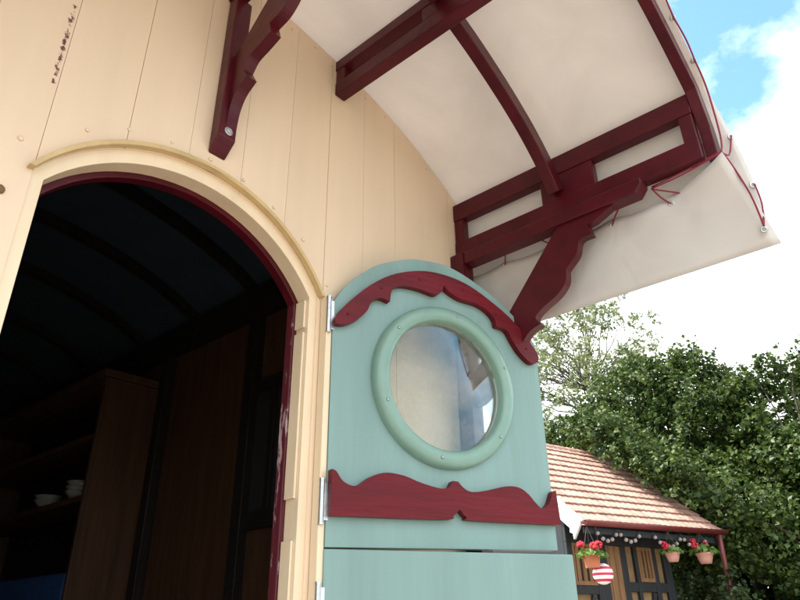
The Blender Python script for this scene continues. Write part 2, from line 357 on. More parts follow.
for a, b in zip(joints[:-1], joints[1:]):
    a2, b2 = a + 0.0006, b - 0.0006
    lo, hi = X0 - 0.400, X0 + 0.400
    xs = np.linspace(a2, b2, 7)
    up = [(x, zr(x) - 0.004) for x in xs[::-1]]
    def bottom(x0, x1): return [(x, arch_z(*A1, x)) for x in np.linspace(x0, x1, 6)]
    if b2 <= lo + 0.006 or a2 >= hi: poly = [(a2, FLOOR), (b2, FLOOR)] + up
    elif a2 >= lo - 0.02 and b2 <= hi: poly = bottom(max(a2, lo), b2) + up if a2 >= lo else [(a2, 2.472)] + bottom(lo, b2) + up
    elif a2 < hi < b2: poly = bottom(a2, hi - 0.0005) + [(hi, FLOOR), (b2, FLOOR)] + up
    else: poly = [(a2, FLOOR), (lo, FLOOR)] + bottom(lo + 0.0005, b2) + up
    prism('plank', poly, M['cream'], XY, rnd.uniform(-0.0012, 0.0006), 0.018, parent=front)
# painted-over screw heads
def stud(parent, x, z, y=0.0, r=0.007, m=None, h=0.004):
    b = MB(); b.lathe((0, 0, 0), [(r, 0), (r, h * 0.5), (r * 0.6, h), (0.0008, h)], 12)
    b.xf(lambda p: Vector((x + p.x, y - p.z, z + p.y)))
    return b.build('screw', m or M['cream_frame'], parent, smooth=True)
for i in range(9):
    t = -0.97 + 1.94 * i / 8; x = X0 + 0.45 * t * 0.98
    stud(front, x + rnd.uniform(-0.012, 0.012), arch_z(X0, 0.47, 2.46, 2.735, x) + rnd.uniform(-0.006, 0.006), -0.001, rnd.uniform(0.0045, 0.006), h=0.003)
for i in range(11):
    x = 0.17 + 0.088 * i + rnd.uniform(-0.012, 0.012); stud(front, x, zr(x) - 0.03 - 0.012 * (i % 2), -0.001, 0.0045, h=0.0025)
stud(front, -0.43, 2.395, -0.001, 0.010, M['plank'], 0.008)

# door frame
outer = [(X0 - 0.404, FLOOR)] + [(x, z) for x, z in arch(X0, 0.404, 2.474, 2.695)] + [(X0 + 0.404, FLOOR)]
a2 = arch(*A2); a3 = arch(*A3)
frame = prism('door_frame', [outer[0]] + outer[1:] + [(X0 + 0.374, FLOOR)] + a2[::-1] + [(X0 - 0.374, FLOOR)], M['cream_frame'], XY, 0.0055, 0.055, parent=wagon, bevel=0.002)
prism('maroon_lining', arch(X0, 0.39, 2.47, 2.675) + [(X0 + 0.39, 2.453)] + a3[::-1] + [(X0 - 0.39, 2.453)], M['maroon'], XY, 0.0555, 0.085, parent=frame, bevel=0.002)
for xa, xb in ((X0 - 0.39, X0 - 0.3605), (X0 + 0.3605, X0 + 0.39)): MB().box(xa, xb, 0.0558, 0.085, FLOOR, 2.4525).build('maroon_lining', M['scuffed'], frame, bevel=0.002)
ao = arch(X0, 0.414, 2.470, 2.706); ai = arch(X0, 0.402, 2.470, 2.693)
prism('arch_moulding', ao + ai[::-1], M['ochre'], XY, -0.020, -0.0015, parent=frame, bevel=0.002)
# stop strips on the right jamb with the strike-plate gaps
for z0, z1 in ((2.37, 2.455), (1.90, 2.355), (FLOOR, 1.80)):
    MB().box(X0 + 0.366, X0 + 0.3735, 0.016, 0.054, z0, z1).build('stop_strip', M['cream_frame'], frame, bevel=0.0015)

# side walls, back wall, floor, inner lining
zs_ = zr(HALF)
for s in (-1, 1):
    x0, x1 = (X0 + s * (HALF - X0 - 0.055), X0 + s * (HALF - X0 - 0.002))
    MB().box(min(x0, x1), max(x0, x1), 0.0425, LEN, FLOOR, zs_ - 0.02).build('side_wall', M['cream_frame'], wagon)
topb = [(x, zr(x) - 0.012) for x in np.linspace(HALF - 0.06, -HALF + 2 * X0 + 0.06, 30)]
prism('back_wall', [(-HALF + 2 * X0 + 0.06, FLOOR), (HALF - 0.06, FLOOR)] + topb, M['wood'], XY, LEN - 0.05, LEN - 0.001, parent=wagon)
MB().box(-HALF + 2 * X0, HALF, 0.0, LEN, FLOOR - 0.09, FLOOR - 0.001).build('floor', M['wood'], wagon)
# ceiling and its ribs
c = MB(); xs = np.linspace(X0 - 1.09, X0 + 1.09, 33)
for y in (0.044, LEN - 0.052):
    for off in (0.018, 0.030): c.v += [(x, y, zr(x) - off) for x in xs]
n = len(xs)
for k in range(n - 1):
    c.f += [(k, k + 1, 2 * n + k + 1, 2 * n + k), (n + k + 1, n + k, 3 * n + k, 3 * n + k + 1)]
ceil = c.build('ceiling', M['ceiling'], wagon, smooth=True)
for y in (0.66, 1.22, 1.74, 2.29, 2.92, 3.45, 4.02):
    rb = MB()
    for yy in (y - 0.022, y + 0.022):
        for off in (0.032, 0.085): rb.v += [(x, yy, zr(x) - off - 0.05 * max(0, abs(x - X0) - 0.95)) for x in xs]
    for k in range(n - 1):
        rb.f += [(k + 1, k, n + k, n + k + 1), (2 * n + k, 2 * n + k + 1, 3 * n + k + 1, 3 * n + k), (n + k, 3 * n + k, 3 * n + k + 1, n + k + 1), (k, k + 1, 2 * n + k + 1, 2 * n + k)]
    rb.build('rib', M['darkwood'], ceil)
# lining of the right inner wall: panels between dark posts, a window near the door
XI = X0 + 1.07
for y0, y1, z0, z1 in ((1.22, 1.92, FLOOR, 2.999), (0.06, 0.80, FLOOR, 2.999), (0.871, 1.139, FLOOR, 1.9895), (0.87, 1.13, 2.665, 2.999), (2.01, LEN - 0.06, FLOOR, 2.999)):
    MB().box(XI - 0.006, XI + 0.0045, y0, y1, z0, z1).build('wall_panel', M['wood'], wagon)
for y in (0.835, 1.175, 1.97):
    MB().box(XI - 0.05, XI + 0.005, y - 0.034, y + 0.034, FLOOR, 2.998).build('wall_post', M['darkwood'], wagon, bevel=0.004)
MB().box(XI - 0.06, XI + 0.005, 0.043, LEN - 0.06, 3.0, 3.16).build('wall_plate', M['darkwood'], wagon, bevel=0.004)
w = MB().box(XI - 0.035, XI - 0.001, 0.871, 1.139, 1.99, 2.06).box(XI - 0.035, XI - 0.001, 0.871, 1.139, 2.60, 2.66).box(XI - 0.030, XI - 0.002, 0.985, 1.02, 2.0605, 2.5995).build('inner_window', M['darkwood'], wagon, bevel=0.003)
MB().box(XI - 0.012, XI - 0.004, 0.871, 1.139, 2.061, 2.599).build('pane', M['iron'], w)

# chassis and wheels, mostly below the picture
MB().box(X0 - 0.5, X0 - 0.38, 0.1, LEN - 0.1, FLOOR - 0.25, FLOOR - 0.091).build('chassis_beam', M['maroon'], wagon)
MB().box(X0 + 0.38, X0 + 0.5, 0.1, LEN - 0.1, FLOOR - 0.25, FLOOR - 0.091).build('chassis_beam', M['maroon'], wagon)
for y in (0.9, 3.7):
    MB().tube([(X0 - 0.95, y, 0.4), (X0 + 0.95, y, 0.4)], 0.035, 10).build('axle', M['iron'], wagon, smooth=True)
    MB().box(X0 - 0.5, X0 + 0.5, y - 0.06, y + 0.06, 0.43, FLOOR - 0.251).build('bolster', M['maroon'], wagon)
    for s in (-1, 1):
        wh = MB().lathe((0, 0, 0), [(0.10, -0.06), (0.10, 0.06), (0.07, 0.09), (0.01, 0.09), (0.01, -0.06)], 20)
        for k in range(10):
            a = 2 * math.pi * k / 10; wh.bar((0.09 * math.cos(a), 0.09 * math.sin(a), 0), (0.335 * math.cos(a), 0.335 * math.sin(a), 0), 0.045, 0.035)
        pos = Vector((X0 + s * 0.95, y, 0.4))
        wheel = wh.xf(lambda p: pos + Vector((p.z * s, p.x, p.y))).build('wheel', M['maroon'], wagon)
        MB().lathe((0, 0, 0), [(0.33, -0.035), (0.40, -0.03), (0.40, 0.03), (0.33, 0.035)], 36, True).xf(lambda p: pos + Vector((p.z * s, p.x, p.y))).build('tyre', M['tyre'], wheel, smooth=False)

HG = (0.4378, -0.030)                           # door hinge line
# porch canopy frame -------------------------------------------------------
YF = -0.95                                      # front end of the purlins
def purlin(x0, x1, zt, zb, th, th_low=None):
    th_low = th_low or th
    m_ = MB().box(x0, x1, YF, -0.001, zt - th, zt)
    p = m_.build('purlin', M['maroon'], wagon, bevel=0.003)
    MB().box(x0 + 0.001, x1 - 0.001, YF + 0.001, -0.002, zb, zb + th_low).build('lower_rail', M['maroon'], p, bevel=0.003)
    for ya, yb in ((-0.045, -0.003), (-0.600, -0.395), (YF + 0.002, YF + 0.045)):
        MB().box(x0 + 0.003, x1 - 0.003, ya, yb, zb + th_low + 0.0005, zt - th - 0.0005).build('spacer_block', M['maroon'], p, bevel=0.003)
    return p
purlin(1.120, 1.162, 3.148, 2.893, 0.078, 0.075)
purlin(-1.126, -1.084, 3.148, 2.893, 0.078, 0.075)
purlin(0.450, 0.497, 3.428, 3.272, 0.045, 0.052)
purlin(-0.461, -0.414, 3.428, 3.272, 0.045, 0.052)
purlin(X0 - 0.02, X0 + 0.027, 3.462, 3.33, 0.045, 0.050)

def ribbon(path, y0, y1, th, name, parent, m, bevel=0.003):
    """bent timber: path in (x, z), thickness along the path normal"""
    pts = [Vector((a, 0, b)) for a, b in path]; b_ = MB(); k = len(pts)
    up, lo = [], []
    for i, p in enumerate(pts):
        d = (pts[min(i + 1, k - 1)] - pts[max(i - 1, 0)]).normalized(); nrm = Vector((-d.z, 0, d.x))
        up.append(p + nrm * th / 2); lo.append(p - nrm * th / 2)
    for y in (y0, y1):
        b_.v += [(p.x, y, p.z) for p in up] + [(p.x, y, p.z) for p in lo]
    for i in range(k - 1):
        b_.f += [(i, i + 1, k + i + 1, k + i), (2 * k + i + 1, 2 * k + i, 3 * k + i, 3 * k + i + 1), (i + 1, i, 2 * k + i, 2 * k + i + 1), (k + i, k + i + 1, 3 * k + i + 1, 3 * k + i)]
    b_.f += [(0, k, 3 * k, 2 * k), (k - 1, 3 * k - 1, 4 * k - 1, 2 * k - 1)]
    return b_.build(name, m, parent, bevel=bevel)
def curve(pts, n=6):
    out = []
    for i in range(len(pts) - 1):
        p0, p1, p2, p3 = pts[max(i - 1, 0)], pts[i], pts[i + 1], pts[min(i + 2, len(pts) - 1)]
        for k in range(n):
            t = k / n
            out.append(tuple(0.5 * ((2 * p1[c]) + (-p0[c] + p2[c]) * t + (2 * p0[c] - 5 * p1[c] + 4 * p2[c] - p3[c]) * t * t + (-p0[c] + 3 * p1[c] - 3 * p2[c] + p3[c]) * t**3) for c in range(len(p1))))
    out.append(tuple(pts[-1])); return out
hp = [(0.499, 3.372), (0.65, 3.315), (0.80, 3.243), (0.92, 3.170), (1.01, 3.098), (1.065, 3.040), (1.105, 2.985)]
ribbon(curve(hp), -0.485, -0.443, 0.060, 'canopy_rib', wagon, M['maroon'])
ribbon(curve([(2 * X0 - x, z) for x, z in hp][::-1]), -0.485, -0.443, 0.060, 'canopy_rib', wagon, M['maroon'])
for xa, xb in ((X0 + 0.03, 0.448), (-0.412, X0 - 0.023)):
    ribbon([(x, zr(x) - 0.055) for x in np.linspace(xa, xb, 8)], -0.485, -0.443, 0.055, 'canopy_rib', wagon, M['maroon'])
fh = [(X0 + (1.165) * t, zr(X0 + 1.165 * t) - 0.036) for t in np.linspace(-1, 1, 41)]
fh = [(-1.150, 2.91), (-1.146, 3.02)] + fh[1:-1] + [(1.182, 3.02), (1.186, 2.91)]
ribbon(fh, YF - 0.036, YF - 0.0005, 0.060, 'front_hoop', wagon, M['maroon'])

# brackets -----------------------------------------------------------------
prof_side = [(-0.062, 2.40, 1), (-0.062, 2.285, 1), (-0.10, 2.30), (-0.135, 2.335), (-0.150, 2.375, 1), (-0.170, 2.37, 1), (-0.19, 2.41), (-0.235, 2.445), (-0.268, 2.462), (-0.302, 2.493), (-0.344, 2.508, 1), (-0.328, 2.535), (-0.356, 2.560), (-0.417, 2.590), (-0.453, 2.627), (-0.462, 2.673, 1),
             (-0.506, 2.715), (-0.524, 2.761), (-0.568, 2.765, 1), (-0.558, 2.805, 1), (-0.586, 2.811), (-0.667, 2.846, 1), (-0.452, 2.846, 1), (-0.235, 2.594, 1), (-0.13, 2.47)]
def side_bracket(xc):
    p = MB().box(xc - 0.034, xc + 0.034, -0.060, -0.0015, FLOOR + 0.02, 2.8925).build('corner_post', M['maroon'], wagon, bevel=0.004)
    prism('scalloped_bracket', smooth_closed(prof_side, 4), M['maroon'], lambda a, b, t: (t, a, b), xc - 0.017, xc + 0.017, parent=p, bevel=0.004)
    prism('bracket_arm', [(-0.061, 2.8922), (-0.762, 2.8922), (-0.762, 2.872), (-0.738, 2.842), (-0.061, 2.842)], M['maroon'], lambda a, b, t: (t, a, b), xc - 0.029, xc + 0.029, parent=p, bevel=0.004)
side_bracket(1.117)
side_bracket(2 * X0 - 1.117)
prof_mid = [(-0.0445, 2.83, 1), (-0.053, 2.89), (-0.075, 2.935), (-0.117, 2.964, 1), (-0.094, 3.005, 1), (-0.120, 3.037), (-0.165, 3.050), (-0.210, 3.064, 1), (-0.199, 3.103, 1), (-0.247, 3.115), (-0.284, 3.148), (-0.31, 3.19, 1), (-0.345, 3.21), (-0.39, 3.27), (-0.41, 3.329, 1), (-0.30, 3.329, 1), (-0.179, 3.214), (-0.0935, 3.131), (-0.0445, 3.085, 1)]
bp_ = prism('centre_post', [(-0.0015, 2.752), (-0.044, 2.793), (-0.044, 3.329), (-0.0015, 3.329)], M['maroon'], lambda a, b, t: (t, a, b), 0.005, 0.059, parent=wagon, bevel=0.004)
prism('scalloped_bracket', smooth_closed(prof_mid, 4), M['maroon'], lambda a, b, t: (t, a, b), 0.022, 0.056, parent=bp_, bevel=0.004)
b = MB().lathe((0, 0, 0), [(0.013, 0), (0.013, 0.002), (0.008, 0.0025), (0.008, 0.007), (0.0065, 0.008), (0.001, 0.008)], 12).xf(lambda p: Vector((0.033 + p.x, -0.0442 - p.z, 2.815 + p.y)))
b.build('bolt', M['steel'], bp_)

MB().box(HG[0] - 0.008, HG[0] + 0.014, -0.030, -0.0018, FLOOR, 2.468).build('hinge_post', M['cream_frame'], frame, bevel=0.003)
# doors --------------------------------------------------------------------
def door_place(phi, hinge, shear):
    u = Vector((math.cos(phi), -math.sin(phi), 0)); nn = Vector((-math.sin(phi), -math.cos(phi), 0))   # nn points to the outside
    return lambda a, b, t: tuple(Vector((hinge[0], hinge[1], 0)) + u * a + nn * t + Vector((0, 0, b + shear * a)))
PU = door_place(R(18), HG, 0.0318); PL = door_place(R(22.3), HG, 0.014)
DT = [(0.013, 2.455), (0.06, 2.528), (0.15, 2.608), (0.26, 2.660), (0.346, 2.676), (0.436, 2.674), (0.543, 2.637), (0.651, 2.578), (0.735, 2.508), (0.782, 2.445)]
circ = lambda r, n=56, cx=0.394, cz=2.2525: [(cx + r * math.cos(2 * math.pi * i / n), cz + r * math.sin(2 * math.pi * i / n)) for i in range(n)]
updoor = prism('upper_door', [(0.013, 1.785), (0.779, 1.785)] + curve(DT[::-1], 5), M['green'], PU, -0.034, 0.0, holes=[circ(0.222)], parent=wagon, bevel=0.003)
UPT = [(0.011, 2.378, 1), (0.014, 2.405), (0.066, 2.47), (0.135, 2.536), (0.21, 2.585), (0.299, 2.617), (0.38, 2.626), (0.476, 2.614), (0.572, 2.574), (0.669, 2.515), (0.74, 2.444), (0.768, 2.405), (0.763, 2.378), (0.731, 2.372), (0.689, 2.403), (0.661, 2.441), (0.639, 2.474), (0.597, 2.480, 1), (0.591, 2.507), (0.562, 2.532), (0.52, 2.546), (0.459, 2.55), (0.413, 2.567), (0.392, 2.585, 1), (0.383, 2.562), (0.357, 2.545), (0.297, 2.552), (0.231, 2.548), (0.198, 2.525), (0.190, 2.485, 1), (0.156, 2.49), (0.126, 2.468), (0.111, 2.436), (0.077, 2.400), (0.039, 2.380)]
LOT = [(0.017, 1.857, 1), (0.015, 1.971, 1), (0.028, 1.966), (0.047, 1.943), (0.075, 1.932), (0.098, 1.938), (0.132, 1.96), (0.176, 1.972), (0.232, 1.967), (0.283, 1.952), (0.347, 1.94), (0.380, 1.945, 1), (0.392, 1.963, 1), (0.409, 1.962, 1), (0.425, 1.947), (0.453, 1.936), (0.505, 1.942), (0.579, 1.958), (0.629, 1.958), (0.664, 1.941), (0.693, 1.914), (0.717, 1.90), (0.745, 1.916), (0.764, 1.95), (0.778, 1.957, 1), (0.784, 1.855, 1), (0.462, 1.858), (0.431, 1.866), (0.41, 1.886, 1), (0.387, 1.868), (0.354, 1.858)]
prism('scalloped_top_trim', smooth_closed(UPT, 4), M['maroon_trim'], PU, 0.0005, 0.022, parent=updoor, bevel=0.003)
prism('scalloped_lower_trim', smooth_closed(LOT, 4), M['maroon_trim'], PU, 0.0005, 0.022, parent=updoor, bevel=0.003)
ring = MB(); prof = [(0.205, -0.026), (0.205, 0.018), (0.211, 0.026), (0.225, 0.029), (0.240, 0.028), (0.250, 0.022), (0.255, 0.012), (0.256, 0.0006), (0.2215, 0.0004), (0.2215, -0.026)]
nseg = 72
for r, t in prof: ring.v += [PU(a, b_, t) for a, b_ in circ(r, nseg)]
for i in range(len(prof)):
    i2 = (i + 1) % len(prof)
    for j in range(nseg): ring.f.append((i * nseg + j, i * nseg + (j + 1) % nseg, i2 * nseg + (j + 1) % nseg, i2 * nseg + j))
win = ring.build('window_ring', M['green_ring'], updoor, smooth=True)
md = win.modifiers.new('edge', 'EDGE_SPLIT'); md.split_angle = R(50)
prism('pane', circ(0.2045, 48), M['glass'], PU, -0.006, -0.003, parent=win)
def door_stud(P, parent, a, b_, t, r=0.006, m=None, h=0.003):
    s = MB().lathe((0, 0, 0), [(r, 0), (r, h * 0.6), (r * 0.7, h), (0.0008, h)], 10).xf(lambda p: Vector(P(a + p.x, b_ + p.y, t + p.z)))
    return s.build('screw', m or M['screw'], parent, smooth=True)
for k in range(6):
    a = R(20 + 60 * k); door_stud(PU, win, 0.394 + 0.231 * math.cos(a), 2.2525 + 0.231 * math.sin(a), 0.0285, 0.0048)
for a, b_ in ((0.05, 2.415), (0.16, 2.523), (0.30, 2.585), (0.47, 2.585), (0.60, 2.525), (0.72, 2.42)): door_stud(PU, updoor, a, b_, 0.0215, 0.004, M['maroon_trim'])
lodoor = prism('lower_door', [(0.011, FLOOR + 0.02), (0.783, FLOOR + 0.02), (0.783, 1.7815), (0.011, 1.7815)], M['green'], PL, -0.034, 0.0, parent=wagon, bevel=0.003)
prism('lower_door_batten', [(0.03, FLOOR + 0.12), (0.76, FLOOR + 0.12), (0.76, FLOOR + 0.22), (0.03, FLOOR + 0.22)], M['maroon_trim'], PL, 0.0005, 0.02, parent=lodoor, bevel=0.003)
for P, zz, par in ((PU, 2.412, updoor), (PU, 1.893, updoor), (PL, 1.05, lodoor), (PL, 1.65, lodoor)):
    h = MB().tube([P(-0.002, zz - 0.052, 0.002), P(-0.002, zz + 0.052, 0.002)], 0.0075, 12)
    h.tube([P(-0.002, zz - 0.056, 0.002), P(-0.002, zz - 0.052, 0.002)], 0.0085, 12).tube([P(-0.002, zz + 0.052, 0.002), P(-0.002, zz + 0.057, 0.002)], 0.0085, 12)
    hh = h.build('hinge', M['steel'], par, smooth=False)
    MB().bar(P(0.004, zz, 0.0012), P(0.016, zz, 0.0012), 0.0018, 0.09, up=(0, 0, 1)).build('hinge_leaf', M['steel'], hh)
    
# ------------------------------------------------------------------ things inside the wagon
cup = empty('shelf_cupboard', (0.92, 2.8, FLOOR))
tag(cup, 'brown open-fronted shelf cupboard against the inner wall of the dim wagon', 'cupboard')
cx0, cx1, cy0, cy1 = 0.75, XI - 0.007, 2.02, 3.75
MB().box(cx0, cx1, cy0, cy0 + 0.025, FLOOR + 0.001, 2.82).build('end_panel', M['wood'], cup, bevel=0.002)
MB().box(cx0, cx1, cy1 - 0.025, cy1, FLOOR + 0.001, 2.82).build('end_panel', M['wood'], cup)
MB().box(cx0 - 0.02, cx1, cy0 - 0.02, cy1 + 0.02, 2.8205, 2.86).build('top_board', M['wood'], cup, bevel=0.003)
for z in (1.70, 2.19, 2.5): MB().box(cx0 + 0.01, cx1, cy0 + 0.0255, cy1 - 0.0255, z, z + 0.028).build('shelf', M['wood'], cup, bevel=0.002)
MB().box(cx1 - 0.01, cx1 - 0.001, cy0 + 0.026, cy1 - 0.026, FLOOR + 0.001, 2.82).build('back_panel', M['darkwood'], cup)
for i, (y, nb) in enumerate(((2.25, 3), (2.62, 2))):
    for k in range(nb):
        bw = MB().lathe((0.83, y, 2.2185 + k * 0.024), [(0.035, 0), (0.04, 0.004), (0.075, 0.045), (0.071, 0.045), (0.035, 0.008), (0.002, 0.008)], 20).build('bowl', M['china'], None, smooth=True)
        tag(bw, [['bottom', 'middle', 'top'][k], ['lower', 'upper'][k % 2]][i] + ' pale bowl in the stack of ' + ['three', 'two'][i] + ' on the cupboard shelf', 'bowl', 'bowls on the cupboard shelf')
cs = MB().box(cx0 + 0.0, cx0 + 0.28, cy0 + 0.03, cy1 - 0.03, 1.7285, 1.865).build('cushion', M['blue'], None, smooth=False, bevel=0.02, seg=3)
tag(cs, 'blue cloth cushion lying on the lowest cupboard shelf', 'cushion')

# ------------------------------------------------------------------ tarpaulin
tarp = empty('tarpaulin', (X0, 1.8, 3.48))
tag(tarp, 'white tarpaulin stretched over the barrel roof with its laced side hem hanging loose', 'tarpaulin')
def wob(y, k=0.0): return 0.5 * math.sin(7.3 * y + k) + 0.3 * math.sin(13.1 * y + 1.7 * k + 1) + 0.2 * math.sin(23.7 * y + 2.3 * k)
# cross-section on the right, mirrored for the left: roof curve, outer drop to the fold
def skin():
    b_ = MB(); half = [(X0 + d, zr(X0 + d) + 0.004) for d in np.linspace(0, 1.105, 20)]
    drop = curve([half[-1], (1.176, 3.150), (1.198, 3.06), (1.226, 2.90), (1.246, 2.74), (1.248, 2.598)], 4)[1:]
    sec = half + drop
    full = [(2 * X0 - x, z) for x, z in sec[::-1]] + sec[1:]
    ys = [-1.012, -1.0, -0.985, -0.96] + list(np.linspace(-0.9, 0.2, 24)) + list(np.linspace(0.5, LEN + 0.15, 12))
    nr = len(full); side0 = len(sec)
    for iy, y in enumerate(ys):
        for i, (x, z) in enumerate(full):
            d = abs(x - X0); low = max(0, (3.15 - z) / 0.55); yy = y; zz = z; xx = x
            if iy < 3:
                yy -= low * 0.045 + 0.006 * math.sin(9 * x + 12 * z) * (3 - iy) / 3
                if d < 1.12: zz += (0.006 * math.sin(11 * x) - 0.012 * (3 - iy) / 3 * (1 - 0.6 * math.sin(11 * x) ** 2))
            if y < -0.05 and d < 1.1: zz += 0.004 * math.sin(3.1 * y + 4 * x) * min(1, (-y) * 3)
            if low > 0.05: xx += (1 if x > X0 else -1) * low * 0.012 * wob(y)
            b_.v.append((xx, yy, zz))
    for j in range(len(ys) - 1):
        for i in range(nr - 1): b_.f.append((j * nr + i, j * nr + i + 1, (j + 1) * nr + i + 1, (j + 1) * nr + i))
    o = b_.build('roof_skin', M['tarp'], tarp, smooth=True)
    md = o.modifiers.new('thick', 'SOLIDIFY'); md.thickness = 0.0015; md.offset = 1
skin()
def hem(sgn):
    b_ = MB(); ys = list(np.linspace(-1.0, 0.0, 41)) + list(np.linspace(0.2, LEN + 0.1, 16)); nv = 12
    for y in ys:
        front_ = max(0, (-0.82 - y) / 0.18)
        for k in range(nv + 1):
            v = k / nv                                        # 0 at hem edge, 1 at the fold
            g_ = abs(math.sin(math.pi * (y + 0.173) / 0.2185))   # sag between grommets
            x = 1.200 + 0.036 * v + 0.010 * wob(y, 2) * v * (1 - v) * 3 - 0.065 * front_ * (1 - v)
            z = 2.854 - 0.270 * v - 0.014 * g_ * (1 - v) + 0.045 * front_ * (1 - v) ** 2 + 0.03 * math.sin(math.pi * v) * (0.25 + 0.6 * front_)
            yy = y - 0.066 * v * max(0, min(1, (-0.6 - y) / 0.4)) - 0.0 * v
            b_.v.append((x if sgn > 0 else 2 * X0 - x, yy, z))
    for j in range(len(ys) - 1):
        for k in range(nv): b_.f.append((j * (nv + 1) + k, j * (nv + 1) + k + 1, (j + 1) * (nv + 1) + k + 1, (j + 1) * (nv + 1) + k))
    o = b_.build('turned_hem', M['tarp'], tarp, smooth=True)
    md = o.modifiers.new('thick', 'SOLIDIFY'); md.thickness = 0.0015; md.offset = 0
    return o
hemR = hem(1); hemL = hem(-1)
def grommet(pos, nrm, parent, r=0.010):
    q = Vector(nrm).normalized().to_track_quat('Z', 'Y')
    b_ = MB().lathe((0, 0, 0), [(r, -0.0022), (r, 0.0022), (r * 0.72, 0.003), (r * 0.5, 0.0022), (r * 0.5, -0.0022), (r * 0.72, -0.003)], 16, True).xf(lambda p: Vector(pos) + q @ p)
    return b_.build('grommet', M['steel'], parent, smooth=True)
GR = [(-0.170, 2.842), (-0.390, 2.836), (-0.603, 2.830), (-0.806, 2.826)]
for y, z in GR: grommet((1.204, y, z), (-0.9, 0, -0.4), hemR)
grommet((1.212, -1.036, 2.632), (-0.9, -0.3, -0.3), hemR)
for i, x in enumerate((0.72, 0.93, 1.07)):
    grommet((x, -1.006, zr(x) - 0.010), (-0.2, -0.5, -0.8), tarp, 0.009)
grommet((1.232, -1.040, 2.80), (-0.8, -0.5, -0.2), tarp, 0.010)
grommet((1.206, -1.024, 2.98), (-0.8, -0.5, -0.2), tarp, 0.009)

# lacing cords
def cord(paths, name, label, group=None):
    e = MB()
    for p in paths: e.tube(curve(p, 5), 0.0028, 6)
    o = e.build(name, M['rope'], None, smooth=True); tag(o, label, 'cord', group); return o
KN = (1.140, -0.998, 2.892)
cord([[(1.204, -0.170, 2.842), (1.185, -0.185, 2.862), (1.163, -0.205, 2.893)]], 'lacing_cord', 'short red cord lacing the hem to the eave rail beside the cream wall', None)
cord([[(1.204, -0.390, 2.836), (1.185, -0.355, 2.862), (1.163, -0.32, 2.893)]], 'lacing_cord', 'short red cord lacing the hem to the eave rail behind the scalloped bracket', None)
cord([[(1.204, -0.603, 2.830), (1.18, -0.63, 2.85), (1.145, -0.672, 2.868)]], 'lacing_cord', 'short red cord lacing the hem up to the bracket arm', None)
cord([[(1.204, -0.806, 2.826), (1.185, -0.785, 2.850), (1.162, -0.768, 2.882)], [(1.162, -0.768, 2.882), (1.152, -0.87, 2.880), KN], [(1.162, -0.770, 2.888), (1.152, -0.88, 2.890), (1.142, -0.996, 2.898)],
      [(1.162, -0.768, 2.880), (1.19, -0.83, 2.852), (1.206, -0.862, 2.838)]], 'lacing_cord', 'crossed red cords running from the bracket tip to the front corner knot', None)
cord([[KN, (1.155, -1.012, 2.85), (1.18, -1.034, 2.74), (1.206, -1.040, 2.640)], [KN, (1.165, -1.004, 2.97), (1.12, -1.012, 3.13), (1.07, -1.010, zr(1.07) - 0.012)], [(1.07, -1.010, zr(1.07) - 0.014), (1.0, -1.014, zr(1.0) - 0.018), (0.93, -1.010, zr(0.93) - 0.014)],
      [(0.93, -1.010, zr(0.93) - 0.014), (0.83, -1.014, zr(0.83) - 0.016), (0.72, -1.010, zr(0.72) - 0.014)], [KN, (1.185, -1.01, 2.905), (1.206, -1.026, 2.98)], [(1.206, -1.040, 2.640), (1.222, -1.050, 2.72), (1.232, -1.046, 2.80)]],
     'lacing_cord', 'long red cord knotted at the canopy corner and threaded along the front edge', None)

# ------------------------------------------------------------------ cottage
HA = Vector((7.3626, 2.6584, 0)); HE = Vector((0.9554, -0.2953, 0)); HN = Vector((0.2953, 0.9554, 0))
def hp3(s, n, z): return HA + HE * s + HN * n + Vector((0, 0, z))
class HB(MB):
    def hb(s, s0, s1, n0, n1, z0, z1):
        k = len(s.v); s.box(s0, s1, n0, n1, z0, z1)
        s.v[k:] = [tuple(hp3(*p)) for p in s.v[k:]]; return s
house = empty('cottage', tuple(hp3(1.35, 1.9, 0)))
tag(house, 'small timber-framed garden cottage with a pale red tiled roof', 'cottage')
SL = 2.42; PT = R(39.5); GZ = 2.80; S1 = 2.80
def roof(s, d, up=0.0):                         # s along the eave, d up the slope
    tw = 0.035 * (s / S1) * (1 - d / SL) - 0.05 * (s / S1) * (d / SL)       # old roof, slightly out of true
    return hp3(s, d * math.cos(PT) - up * math.sin(PT) + 0.02, GZ + d * math.sin(PT) + up * math.cos(PT) + tw)
deck = MB()
for s in (0, S1):
    for d, u in ((0, -0.05), (0, -0.004), (SL, -0.004), (SL, -0.05)): deck.v.append(tuple(roof(s, d, u)))
deck.f = [(0, 1, 2, 3), (7, 6, 5, 4), (0, 4, 5, 1), (1, 5, 6, 2), (2, 6, 7, 3), (3, 7, 4, 0)]
rf = deck.build('roof', M['beam'], house)
back = MB(); rid = 2 * SL * math.cos(PT)
for s in (0, S1):
    for d, u in ((0, -0.05), (0, 0.03), (SL, 0.03), (SL, -0.05)):
        q = hp3(s, rid - d * math.cos(PT) + u * math.sin(PT) + 0.04, GZ + d * math.sin(PT) + u * math.cos(PT) - 0.05 * (s / S1) * (d / SL)); back.v.append(tuple(q))
back.f = deck.f
back.build('rear_roof_slope', M['tile'], house)
